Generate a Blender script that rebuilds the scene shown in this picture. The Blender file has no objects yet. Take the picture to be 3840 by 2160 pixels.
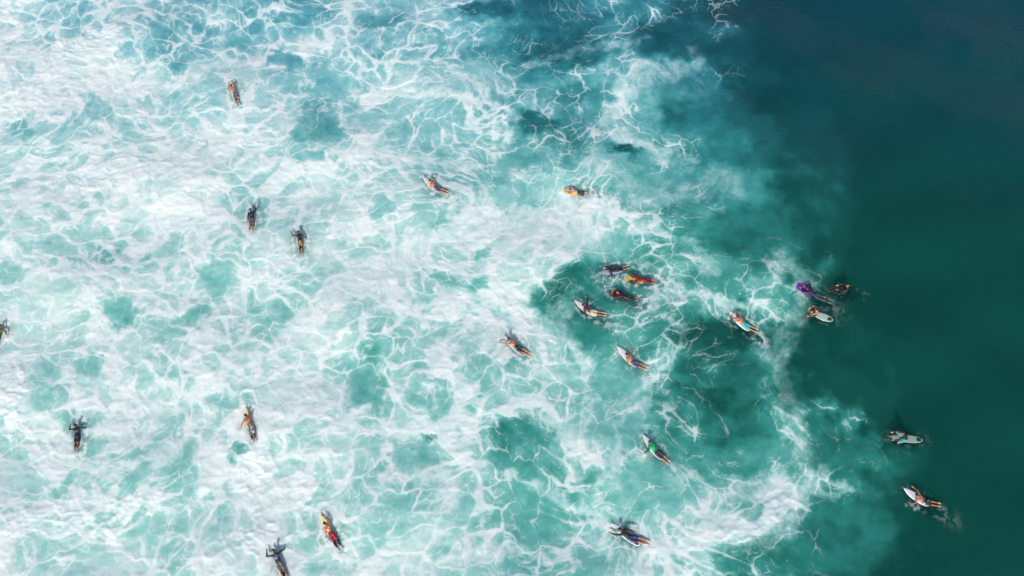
import bpy, bmesh, math, random
import numpy as np
from mathutils import Vector, Matrix
from mathutils.bvhtree import BVHTree

SC = bpy.context.scene
COL = SC.collection
# ---------------------------------------------------------------- camera, sky, sun, exposure
cam_data = bpy.data.cameras.new("camera")
cam = bpy.data.objects.new("camera", cam_data); COL.objects.link(cam)
cam.location = (0, 0, 47.0)
cam.rotation_euler = (math.radians(22.0), 0, 0)
cam_data.sensor_width = 36.0
cam_data.lens = 36.0*3014.0/3840.0
cam_data.clip_start = .5; cam_data.clip_end = 20000
SC.camera = cam

SUN_EL, SUN_AZ = math.radians(33), math.radians(191)
world = bpy.data.worlds.new("World"); SC.world = world; world.use_nodes = True
wn = world.node_tree.nodes; wl = world.node_tree.links
sky = wn.new("ShaderNodeTexSky"); sky.sky_type = 'NISHITA'; sky.sun_disc = False
sky.sun_elevation = SUN_EL; sky.sun_rotation = SUN_AZ
sky.air_density = 1.0; sky.dust_density = 1.4; sky.ozone_density = 1.0
wl.new(sky.outputs[0], wn["Background"].inputs[0]); wn["Background"].inputs[1].default_value = .142
sun_data = bpy.data.lights.new("sun", 'SUN'); sun_data.energy = 3.55; sun_data.angle = math.radians(.55)
sun_data.color = (1.0, .93, .82)
sun = bpy.data.objects.new("sun", sun_data); COL.objects.link(sun)
sdir = Vector((math.sin(SUN_AZ)*math.cos(SUN_EL), math.cos(SUN_AZ)*math.cos(SUN_EL), math.sin(SUN_EL)))
sun.rotation_euler = sdir.to_track_quat('Z', 'Y').to_euler(); sun.location = sdir*200
SC.view_settings.view_transform = 'Standard'; SC.view_settings.look = 'None'
SC.view_settings.exposure = 0.0; SC.view_settings.gamma = 1.0
try: SC.view_settings.use_curve_mapping = False
except Exception: pass
SC.cycles.max_bounces = 5; SC.cycles.transparent_max_bounces = 8

# ---------------------------------------------------------------- water chart
# two coarse charts of the patch of sea (32 x 18 soundings each): how much foam lies on
# the water and how much air / milk is mixed into it; 0 = none, 9 = full
FOAM = """
75467454 44633542 12233220 00000000
87875445 47535333 43340000 00000000
88886435 53366324 32342210 00000000
77857456 74454476 43361100 00000000
55656657 63573344 33334110 00000000
76798875 67666653 44422321 00000000
67586896 66565374 35663321 00000000
56767575 77454754 67435221 00000000
66866546 65477667 64334421 21000000
46646746 46668477 61224534 41000000
75674566 56544586 63224312 51000000
84575585 56635575 54235333 40000000
64686556 75537375 65435411 30000000
56453456 74447764 35654213 32100000
37644367 76353652 36522334 44100000
46563567 65553543 42435456 54200000
75556465 65354644 24434666 61100000
75437556 77457653 43465563 32100000
"""
TONE = """
75567555 44656654 22233210 00000000
77865455 58765544 44442110 00000000
88997777 65557764 34554211 00000000
77777667 75576655 53345221 11000000
76777778 64686655 44555331 11000000
78788876 68777655 55544332 21000000
77788896 67787688 57764442 21000000
77666886 88878777 88754332 21000000
77888767 86888667 86443441 21000000
88867868 57787676 82235544 42100000
88787767 68766788 75443212 51000000
87687787 78645575 66455323 41100000
76788677 88757756 65565322 31000000
77666677 77767776 35665323 43110000
78767677 87765764 35555543 54210000
87667777 87766765 54566655 54210000
88777677 77676765 45566655 42110000
87787788 88777876 55666563 22110000
"""
def chart(t):
    return np.array([[int(c) for c in r.replace(' ', '')] for r in t.strip().split('\n')], float)
CH_F, CH_T = chart(FOAM), chart(TONE)

CAM_H, TILT, FOC = 47.0, math.radians(22.0), 3014.0
def ground(u, v, z=0.0):
    """the point of the sea surface that stands at chart position u, v"""
    X = (np.asarray(u, float)-1920)/FOC; Y = -(np.asarray(v, float)-1080)/FOC
    dy = Y*math.cos(TILT)+math.sin(TILT); dz = Y*math.sin(TILT)-math.cos(TILT)
    t = (z-CAM_H)/dz
    return X*t, dy*t
def chart_uv(x, y):
    yc = y*math.cos(TILT)-CAM_H*math.sin(TILT)
    d = y*math.sin(TILT)+CAM_H*math.cos(TILT)
    return 1920+FOC*x/d, 1080-FOC*yc/d

RNG = np.random.RandomState(11)
TAB = RNG.rand(256, 256, 4).astype(np.float32)
def _h(ix, iy, k):
    return TAB[(iy*37+k*91+ix//256*13) & 255, (ix+k*57) & 255]
def noise(x, y, k=0):
    ix = np.floor(x).astype(np.int64); iy = np.floor(y).astype(np.int64)
    fx = (x-ix); fy = (y-iy)
    ux = fx*fx*fx*(fx*(fx*6-15)+10); uy = fy*fy*fy*(fy*(fy*6-15)+10)
    def g(a, b):
        th = TAB[(iy+b+k*71) & 255, (ix+a+k*33) & 255, k & 3]*6.2832
        return np.cos(th)*(fx-a)+np.sin(th)*(fy-b)
    return ((g(0, 0)*(1-ux)+g(1, 0)*ux)*(1-uy)+(g(0, 1)*(1-ux)+g(1, 1)*ux)*uy)*1.5
def fbm(x, y, o=4, k=0, gain=.5):
    s = 0; a = 1; f = 1
    for i in range(o):
        s = s+a*noise(x*f+i*17.3, y*f-i*9.1, k+i*5); a *= gain; f *= 2.03
    return s
def worley(x, y, k=0, jit=.92):
    """distance to the nearest cell centre and to the cell border"""
    ix = np.floor(x).astype(np.int64); iy = np.floor(y).astype(np.int64)
    f1 = np.full(x.shape, 9., np.float64); f2 = f1.copy()
    cid = np.zeros(x.shape)
    for a in (-1, 0, 1):
        for b in (-1, 0, 1):
            h = TAB[(iy+b+k*71) & 255, (ix+a+k*33) & 255]
            dx = ix+a+.5+(h[..., 0]-.5)*jit-x; dy = iy+b+.5+(h[..., 1]-.5)*jit-y
            d = dx*dx+dy*dy
            n = d < f1
            f2 = np.where(n, f1, np.minimum(f2, d)); cid = np.where(n, h[..., 2], cid); f1 = np.where(n, d, f1)
    f1 = np.sqrt(f1); f2 = np.sqrt(f2)
    return f1, f2-f1, cid
def sst(a, b, x):
    t = np.clip((x-a)/(b-a), 0, 1); return t*t*(3-2*t)
def look(ch, u, v):
    gx = np.clip(u/120-.5, 0, 30.999); gy = np.clip(v/120-.5, 0, 16.999)
    ix = gx.astype(int); iy = gy.astype(int); fx = gx-ix; fy = gy-iy
    fx = fx*fx*(3-2*fx)*.5+fx*.5; fy = fy*fy*(3-2*fy)*.5+fy*.5
    return ((ch[iy, ix]*(1-fx)+ch[iy, ix+1]*fx)*(1-fy)+(ch[iy+1, ix]*(1-fx)+ch[iy+1, ix+1]*fx)*fy)

# open pools in the foam: u, v, half sizes, turn (deg), tone, depth of effect   (chart is 2576 wide)
POOLS = [(720,155,50,24,8,5,1),(735,212,48,22,0,6,.9),(840,212,66,30,10,5.6,.8),(792,325,62,50,30,5,1),(765,388,42,24,10,6,.9),(920,305,48,22,0,6.5,.7),
(545,705,56,54,0,6.2,1),(302,785,44,40,0,5.6,1),(478,800,42,30,0,5.8,1),(418,858,46,22,-10,6.2,1),(135,620,44,26,0,6.6,.8),(285,632,40,26,20,4.5,.8),
(235,925,38,22,10,6,.9),(115,1000,30,26,20,6,.8),(180,1210,60,22,-30,6.2,.8),(330,1190,50,26,-40,6.2,.8),(360,1330,60,40,-20,6.6,.7),(560,1010,38,28,0,6.5,.8),(605,1145,28,34,0,5,1),
(430,620,34,40,20,6.8,.8),(30,690,38,26,0,6.4,.8),(620,100,60,16,0,5.4,.7),(60,330,40,22,0,5,.7),(250,285,40,26,0,6.2,.8),
(903,968,38,44,20,5.2,1),(1055,990,42,30,20,6,.8),(1112,1010,34,46,30,5.6,.9),(1205,948,40,40,0,5.8,.6),(1060,1104,22,17,0,4,1),(1020,1150,48,42,0,6,.9),
(1130,700,40,22,10,6,.8),(1200,720,30,18,0,5.2,.8),(1225,635,26,16,-20,5.6,.9),(960,520,32,30,0,6,.8),(1120,840,60,26,-20,6.2,.7),(1160,880,38,40,0,6.2,.6),
(1305,1110,92,52,-12,3.6,1),(1400,1190,110,60,20,4.4,.9),(1350,1290,100,70,0,4.8,.6),(1320,390,70,34,0,5,.6),
(1420,715,90,50,-25,2.6,1),(1500,820,70,50,10,3.2,.9),(1830,845,150,55,5,1.2,1),(1800,1010,120,44,10,1.4,1),(1700,1020,60,30,0,3,.8),(1400,120,130,70,0,1.9,.95),(1290,90,60,30,0,2.6,.7),
(1230,30,90,26,0,1.8,.9),(1570,378,52,14,8,1.6,1),(1345,312,66,24,5,2.2,.9),(1670,90,90,50,0,1.4,.8),(1690,520,46,24,25,2.6,.9),(1740,390,60,40,0,2,.6),
(1440,240,60,24,0,3,.7),(1840,560,50,30,20,1.8,.6),(1980,990,36,60,0,1.2,.8),(2090,1170,60,40,0,1.6,.4),(2085,1300,50,40,0,1.4,.6),(1560,1190,50,40,0,4.6,.7),
(1930,560,40,60,0,1.6,.5),(1850,1170,150,62,0,4.3,.75),(1780,700,60,20,10,2.8,.5),(1960,1400,80,30,20,2.2,.6),(960,60,60,20,0,3.6,.6),
(1840,340,100,85,0,2.3,.6),(1800,480,140,50,-5,4.4,.8),(1700,215,120,50,0,4.2,.6),(2085,1120,90,60,0,2.3,.9),(2110,1350,130,85,0,2.5,.9),(1890,620,120,70,0,2.6,.8),
(1600,470,110,40,0,4.8,.7),(1650,420,90,30,0,4.6,.6),(1560,960,70,60,0,5.2,.6),(1640,1240,120,80,0,5.3,.7),(1560,1080,70,50,0,5.4,.6),(1500,300,60,40,0,4.8,.6),(1330,480,120,30,0,6.6,.5)]
# heaped white water: u, v, half sizes, turn, strength
FROTH = [(640,1190,46,95,-14,1),(35,985,44,100,-14,1),(690,1360,80,60,0,.9),(110,1325,120,46,-15,.9),(330,1250,110,28,4,.8),(230,105,110,34,-12,.7),(60,240,110,60,0,.5),
(240,440,150,44,0,.5),(1955,1290,80,46,-10,.8),(1880,1340,90,30,-10,.7),(560,1050,60,30,0,.6),(760,1250,70,50,30,.6),(860,1330,60,60,0,.5),(1000,1210,70,24,0,.5),(620,1020,30,30,0,.8)]
# bands of old foam: width (m), strength, points
BANDS = [(.55,1,[(0,655),(60,672),(120,690),(190,690),(250,680),(300,645),(340,618),(400,592),(440,570),(470,530)]),
(1.1,.8,[(0,520),(120,500),(240,470),(330,440),(440,420),(540,390)]),(.9,.7,[(300,230),(380,210),(520,180),(640,150)]),
(1.3,.85,[(720,860),(800,790),(900,700),(1000,640),(1080,585),(1150,545)]),(1.0,.8,[(1150,545),(1260,545),(1380,540),(1480,525)]),
(.5,.8,[(990,830),(1040,780),(1090,762),(1160,765),(1220,800),(1260,850)]),(.8,.9,[(1130,870),(1140,930),(1160,990),(1200,1020),(1190,1080)]),
(.5,.7,[(970,700),(990,740),(970,800)]),(.8,.7,[(780,330),(860,400),(960,390),(1080,400),(1180,420)]),(.6,.9,[(900,250),(1000,235),(1120,240),(1230,262),(1290,300)]),
(.35,.8,[(1240,290),(1280,340),(1260,390),(1180,410)]),(1.0,.7,[(1180,600),(1300,560),(1420,560),(1480,520)]),(.55,1,[(1440,490),(1500,520),(1550,533),(1600,540)]),
(.9,.6,[(1420,640),(1330,720),(1300,800),(1290,840)]),(.5,.6,[(1600,560),(1680,590),(1770,630),(1800,700)]),
(1.2,.75,[(1560,250),(1570,200),(1620,180),(1690,185),(1740,150)]),(1.2,.8,[(1530,300),(1560,255),(1600,225),(1640,205)]),(.6,.6,[(1530,340),(1600,360),(1680,400),(1740,400)]),
(1.1,.55,[(1480,400),(1560,450),(1640,500),(1720,470),(1830,450),(1860,490)]),(.3,.7,[(1590,340),(1650,370),(1720,385)]),
(1.0,.7,[(1960,665),(2000,690),(2030,720),(2020,790),(1985,860)]),(.9,.75,[(2000,800),(1985,870),(1960,930),(1975,1000)]),(1.0,.6,[(1975,1000),(1990,1060),(2010,1130),(2035,1200),(2000,1260)]),
(1.6,.85,[(1880,1210),(1950,1230),(1990,1270),(1960,1330),(1880,1350),(1800,1340)]),(.35,.7,[(2000,1320),(2050,1250),(2110,1250),(2130,1220),(2070,1200),(2080,1170)]),
(.8,.7,[(1640,1400),(1720,1380),(1800,1350)]),(.45,.7,[(1580,1150),(1560,1090),(1590,1040),(1640,1020),(1700,1010)]),(.6,.7,[(1420,1080),(1470,1120),(1540,1170),(1570,1240)]),
(.6,.7,[(1300,1050),(1400,1060),(1460,1100),(1450,1180)]),(.5,.7,[(1280,1190),(1380,1230),(1450,1260),(1500,1320),(1520,1400)]),(.35,.8,[(1660,790),(1720,830),(1700,900),(1640,960),(1560,1000)]),
(1.1,.7,[(600,1100),(680,1060),(780,1020),(840,980)]),(1.3,.9,[(540,1130),(600,1200),(650,1260),(720,1340)]),(.9,.8,[(210,1180),(330,1160),(420,1130),(480,1050)]),(.5,.9,[(250,1130),(330,1075),(390,1040),(430,1030)]),
(.9,.8,[(30,900),(60,960),(90,1040),(150,1100),(160,1180)]),(1.0,.8,[(0,1390),(80,1320),(180,1270),(320,1250)]),(.7,.7,[(880,1080),(960,1090),(1080,1060),(1170,1050)]),
(.7,.7,[(960,1200),(1040,1180),(1100,1200),(1130,1280)]),(.5,.7,[(1110,1440),(1180,1400),(1280,1380),(1400,1390)]),(.35,.8,[(1900,780),(1850,760),(1760,740),(1640,720)]),
(.9,.8,[(1440,760),(1400,800),(1440,860),(1470,930)]),(.6,.8,[(1280,830),(1230,860),(1180,880)]),(.5,.6,[(1330,170),(1440,130),(1560,110),(1640,90)]),(.4,.7,[(1100,150),(1180,200),(1200,260)])]

def seg_dist(x, y, pts):
    best = np.full(x.shape, 1e9)
    for (ax, ay), (bx, by) in zip(pts[:-1], pts[1:]):
        vx, vy = bx-ax, by-ay; L = vx*vx+vy*vy+1e-9
        t = np.clip(((x-ax)*vx+(y-ay)*vy)/L, 0, 1)
        best = np.minimum(best, (x-ax-t*vx)**2+(y-ay-t*vy)**2)
    return np.sqrt(best)

def sea_fields(x, y, people=()):
    """foam cover, air in the water (0..9), foam thickness for points of the sea"""
    K = 2576/3840
    w1x, w1y = fbm(x*.16, y*.16, 3, 1), fbm(x*.16, y*.16, 3, 2)
    w2x, w2y = fbm(x*.7, y*.7, 3, 3), fbm(x*.7, y*.7, 3, 4)
    w3x, w3y = fbm(x*2.6, y*2.6, 2, 6), fbm(x*2.6, y*2.6, 2, 7)
    # chart with ragged borders
    wa = 1.5+1.7*sst(8, 16, x)
    xc = x+wa*w1x+.8*w2x+.18*w3x; yc = y+wa*w1y+.8*w2y+.18*w3y
    u, v = chart_uv(xc, yc)
    D = look(CH_F, u, v); T = look(CH_T, u, v)
    T = T+.9*fbm(x*.35, y*.42, 4, 21)*sst(.3, 3, T)
    D = D+1.7*fbm(x*.3, y*.34, 3, 23)*sst(.3, 3, D)
    rb = np.clip(1-2.6*np.abs(fbm(x*.085+.55*w1x+2.2, y*.125+.55*w1y, 3, 25, .55)), 0, 1)**1.6
    rc = np.clip(1-2.8*np.abs(fbm(x*.20+.5*w1y+7.1, y*.22+.5*w1x, 3, 29, .5)), 0, 1)**2
    D = D+(2.0*rb+1.3*rc-.85)*sst(1.5, 4.5, D)
    xs = x+.5*w1x+.42*w2x+.12*w3x; ys = y+.5*w1y+.42*w2y+.12*w3y
    pool = np.zeros(x.shape); prim = np.zeros(x.shape); pw = fbm(x*.9, y*.9, 4, 27)
    T = T+.55*sst(1.2, 3, T)*sst(7.5, 5, T)
    for (pu, pv, ru, rv, rot, tone, k) in POOLS:
        cx, cy = ground(pu/K, pv/K); ex, _ = ground((pu+ru)/K, pv/K); _, ey = ground(pu/K, (pv-rv)/K)
        rx, ry = ex-cx, abs(ey-cy); a = math.radians(-rot)
        m = (np.abs(xs-cx) < rx*1.7+ry) & (np.abs(ys-cy) < ry*1.7+rx)
        dx, dy = xs[m]-cx, ys[m]-cy
        q = np.sqrt(((dx*math.cos(a)+dy*math.sin(a))/rx)**2+((-dx*math.sin(a)+dy*math.cos(a))/ry)**2)
        soft = .32 if tone > 4.8 else .5
        q = q+.20*pw[m]
        f = k*(1-sst(1-soft, 1+soft, q))
        pool[m] = np.maximum(pool[m], f*(1. if tone > 4.8 else .55))
        if tone > 4.8: prim[m] = np.maximum(prim[m], k*np.exp(-((q-1.16-.10*w2x[m])/.085)**2))
        T[m] = T[m]*(1-f)+(tone-.15+1.1*np.clip(q, 0, 1.2)**2+.5*pw[m])*f
    D = D*(1-.70*pool)
    froth = np.zeros(x.shape)
    for (pu, pv, ru, rv, rot, k) in FROTH:
        cx, cy = ground(pu/K, pv/K); ex, _ = ground((pu+ru)/K, pv/K); _, ey = ground(pu/K, (pv-rv)/K)
        rx, ry = ex-cx, abs(ey-cy); a = math.radians(-rot)
        dx, dy = xs-cx, ys-cy
        m = (np.abs(dx) < rx*1.7+ry) & (np.abs(dy) < ry*1.7+rx); dx, dy = dx[m], dy[m]
        q = np.sqrt(((dx*math.cos(a)+dy*math.sin(a))/rx)**2+((-dx*math.sin(a)+dy*math.cos(a))/ry)**2)+.35*pw[m]
        froth[m] = np.maximum(froth[m], k*(1-sst(.55, 1.25, q)))
    D = D+3.2*froth
    band = np.zeros(x.shape)
    for (w, k, pts) in BANDS:
        P = [tuple(float(c) for c in ground(a/K, b/K)) for a, b in pts]
        x0 = min(p[0] for p in P)-3; x1 = max(p[0] for p in P)+3; y0 = min(p[1] for p in P)-3; y1 = max(p[1] for p in P)+3
        m = (xs > x0) & (xs < x1) & (ys > y0) & (ys < y1)
        d = seg_dist(xs[m], ys[m], P)
        ww = w*(.75+.5*w2x[m])
        band[m] = np.maximum(band[m], k*(1-sst(ww*.25, ww*1.25, d)))
    # lace: cells of several sizes, stretched and folded by the currents
    q1 = .9*w1x; q2 = .9*w1y
    s2x, s2y = noise(x*.6, y*.6, 13), noise(x*.6, y*.6, 14)
    s3x, s3y = fbm(x*1.6, y*1.6, 2, 15), fbm(x*1.6, y*1.6, 2, 18)
    # eddies that wind the foam up
    er = np.random.RandomState(5); xe = x.copy(); ye = y.copy()
    for i in range(60):
        cx, cy = er.uniform(-42, 18), er.uniform(0, 45); R = er.uniform(.9, 3.4); A = er.choice([-1, 1])*er.uniform(.3, 1.15)
        m = (np.abs(xe-cx) < 2.6*R) & (np.abs(ye-cy) < 2.2*R)
        dx, dy = xe[m]-cx, (ye[m]-cy)*1.15; t = A*np.exp(-(dx*dx+dy*dy)/(R*R)*.8); c_, s_ = np.cos(t), np.sin(t)
        xe[m] = cx+dx*c_-dy*s_; ye[m] = cy+(dx*s_+dy*c_)/1.15
    lx = xe+q1+.45*s2x+.12*s3x+.018*w3x; ly = ye+q2+.45*s2y+.12*s3y+.018*w3y
    an = 1.0+.25*noise(x*.05, y*.05, 9)
    A, e1, id1 = worley(lx/1.75*an, ly/1.35, 31)
    B, e2, id2 = worley(lx/.80+.15*s2y, ly/.66*an, 41)
    C, e3, id3 = worley((lx+.05*w3y)/.36, (ly+.05*w3x)/.32, 51)
    e1 = e1*.75; e2 = e2*.36; e3 = e3*.17            # metres to the border, roughly
    n1 = fbm(xe*.55+3, ye*.55, 3, 61); n2 = fbm(xe*1.3, ye*1.3, 3, 63); n3 = fbm(x*4.2, y*4.2, 3, 67)
    Dn = np.clip((D-.25)/9, 0, 1.1)**1.12*.92
    t1 = (.012+.065*sst(.1, .6, Dn)+.48*np.clip(Dn-.40, 0, 1)**1.2)*(1+.8*n1+.5*id1-.2)
    t2 = (.006+.024*sst(.15, .6, Dn)+.22*np.clip(Dn-.48, 0, 1)**1.1)*(1+1.0*n1+.6*n2+.5*id2-.2)
    t3 = (.0+.016*sst(.2, .7, Dn)+.05*np.clip(Dn-.45, 0, 1))*(1+.9*n2)
    def line(e, t, soft=.38):
        t = np.maximum(t, 1e-4); return 1-sst(t*(1-soft), t*(1+soft)+.012, e)
    on = sst(.02, .2, Dn)
    hiD = sst(.34, .55, Dn)
    a1 = line(e1, t1)*((.50+.40*sst(-.5, .6, n1))*(1-hiD)+(.80+.12*n2)*hiD)*on*sst(-.75, -.15, .7*n1+.6*n2+1.8*Dn-.45)
    a2 = line(e2, t2)*(.34+.36*sst(-.4, .5, n2))*(1-hiD+hiD*(.25+1.1*sst(-.15, .35, n1+.3*n2)))*sst(.12, .42, Dn+.25*n1+.20*n2)*sst(.02, .12, Dn)
    a3 = line(e3, t3)*(.16+.24*sst(-.3, .5, n3))*(1-.6*hiD*sst(.2, -.3, n1))*sst(.2, .5, Dn+.25*n2)*sst(.05, .15, Dn)
    # stray strings
    rg = np.abs(fbm(lx*.62+.3*w2x, ly*.70+.3*w2y, 2, 75)); rh = np.abs(fbm(lx*1.5, ly*1.7, 2, 77))
    a4 = line(rg, .018+.07*np.clip(Dn, 0, .6)*(1+n2), .8)*(.12+.35*sst(-.2, .5, n2))*sst(.1, .3, Dn)*sst(-.1, .35, n2+.5*n1)*(1-.7*hiD)
    a5 = line(rh, .022+.05*np.clip(Dn, 0, .6), .8)*(.08+.22*sst(-.2, .5, n3))*sst(.08, .3, Dn)*sst(-.1, .4, .8*n1-.5*n2)*(1-.7*hiD)
    lace0 = 1-(1-np.clip(a4, 0, 1))*(1-np.clip(a5, 0, 1))*(1-.0)
    lace = 1-(1-lace0*(1-.5*pool))*(1-a1)*(1-a2*(1-.6*pool))*(1-a3*(1-.3*pool))
    # solid sheets where foam is thick
    sheet = .9*sst(.64, .98, Dn+.20*n1+.12*n2+.05*n3)*(.50+.30*n2+.1*n3)
    prim = prim*sst(-.5, .2, n2)*.75
    bandc = band*(.40+.40*n2+.25*n3)*(1-.5*pool)*(.75+.25*sst(.12, .4, Dn))*sst(.3, 1.2, T)
    foam = 1-(1-np.clip(lace, 0, 1))*(1-np.clip(sheet, 0, 1))*(1-np.clip(bandc, 0, .95))*(1-np.clip(prim, 0, .8))
    # flecks
    _, ef, idf = worley(x/.22, y/.2, 71); fl, _, _ = worley(x/.22, y/.2, 71)
    fleck = (1-sst(.10, .24, fl))*(idf > .80)*sst(.1, .5, n2+.2)*sst(.05, .2, Dn)*(1-.6*Dn)
    foam = np.maximum(foam, .75*fleck)
    T = T+(1.1*np.exp(-e1/.22)+.5*np.exp(-e2/.10)-.35)*sst(.12, .4, Dn)*(1-.6*pool)*(1-.9*sst(.45, .7, Dn))-.6*sst(.45, .7, Dn)
    T = T+2.4*band*(1-pool)*sst(9.5, 5, T)+.5*n2*sst(1.5, 4, T)+.18*n3*sst(1.5, 4, T)
    T = T+(.95*sst(.35, .65, Dn)+.5*sst(.45, .8, Dn)*n1)*(1-.8*pool)
    T = np.clip(T, 0, 9)
    foam = foam*(.48+.42*sst(1.5, 7, T)+.08*froth)
    thick = np.clip(foam, 0, 1)
    return np.clip(foam, 0, 1), T, thick, froth, Dn
# ---------------------------------------------------------------- materials
def srgb(r, g, b, k=1.0):
    return tuple((c/255.0)**2.2*k for c in (r, g, b))+(1.0,)
def new_mat(name):
    m = bpy.data.materials.new(name); m.use_nodes = True
    return m, m.node_tree.nodes, m.node_tree.links, m.node_tree.nodes["Principled BSDF"]
MATS = {}
def mat(name, col, rough=.5, col2=None, scale=20, thr=.55, coat=0.0, sole=None):
    """plain or two-tone printed cloth / skin / board material, slightly uneven"""
    key = (name, col, col2)
    if key in MATS: return MATS[key]
    m, n, l, p = new_mat(name)
    tc = n.new("ShaderNodeTexCoord")
    nz = n.new("ShaderNodeTexNoise"); nz.inputs["Scale"].default_value = 9; nz.inputs["Detail"].default_value = 4
    l.new(tc.outputs["Object"], nz.inputs["Vector"])
    r = n.new("ShaderNodeMapRange"); r.inputs["To Min"].default_value = .78; r.inputs["To Max"].default_value = 1.2
    l.new(nz.outputs["Fac"], r.inputs["Value"])
    src = None
    if col2:
        pz = n.new("ShaderNodeTexNoise"); pz.inputs["Scale"].default_value = scale; pz.inputs["Detail"].default_value = 1.5
        l.new(tc.outputs["Object"], pz.inputs["Vector"])
        cr = n.new("ShaderNodeValToRGB"); cr.color_ramp.elements[0].position = thr-.02; cr.color_ramp.elements[1].position = thr+.02
        cr.color_ramp.elements[0].color = col+(1,) if len(col) == 3 else col
        cr.color_ramp.elements[1].color = col2+(1,) if len(col2) == 3 else col2
        l.new(pz.outputs["Fac"], cr.inputs["Fac"]); src = cr.outputs["Color"]
    if sole:
        at = n.new("ShaderNodeAttribute"); at.attribute_name = "sole"
        mx = n.new("ShaderNodeMix"); mx.data_type = 'RGBA'
        mx.inputs[6].default_value = col; mx.inputs[7].default_value = sole
        l.new(at.outputs["Fac"], mx.inputs[0]); src = mx.outputs[2]
    mul = n.new("ShaderNodeMix"); mul.data_type = 'RGBA'; mul.blend_type = 'MULTIPLY'; mul.inputs[0].default_value = 1
    if src: l.new(src, mul.inputs[6])
    else: mul.inputs[6].default_value = col
    l.new(r.outputs[0], mul.inputs[7]); l.new(mul.outputs[2], p.inputs["Base Color"])
    p.inputs["Roughness"].default_value = rough
    p.inputs["Coat Weight"].default_value = coat; p.inputs["Coat Roughness"].default_value = .12
    bp = n.new("ShaderNodeBump"); bp.inputs["Strength"].default_value = .25; bp.inputs["Distance"].default_value = .01
    l.new(nz.outputs["Fac"], bp.inputs["Height"]); l.new(bp.outputs[0], p.inputs["Normal"])
    MATS[key] = m
    return m

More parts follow.
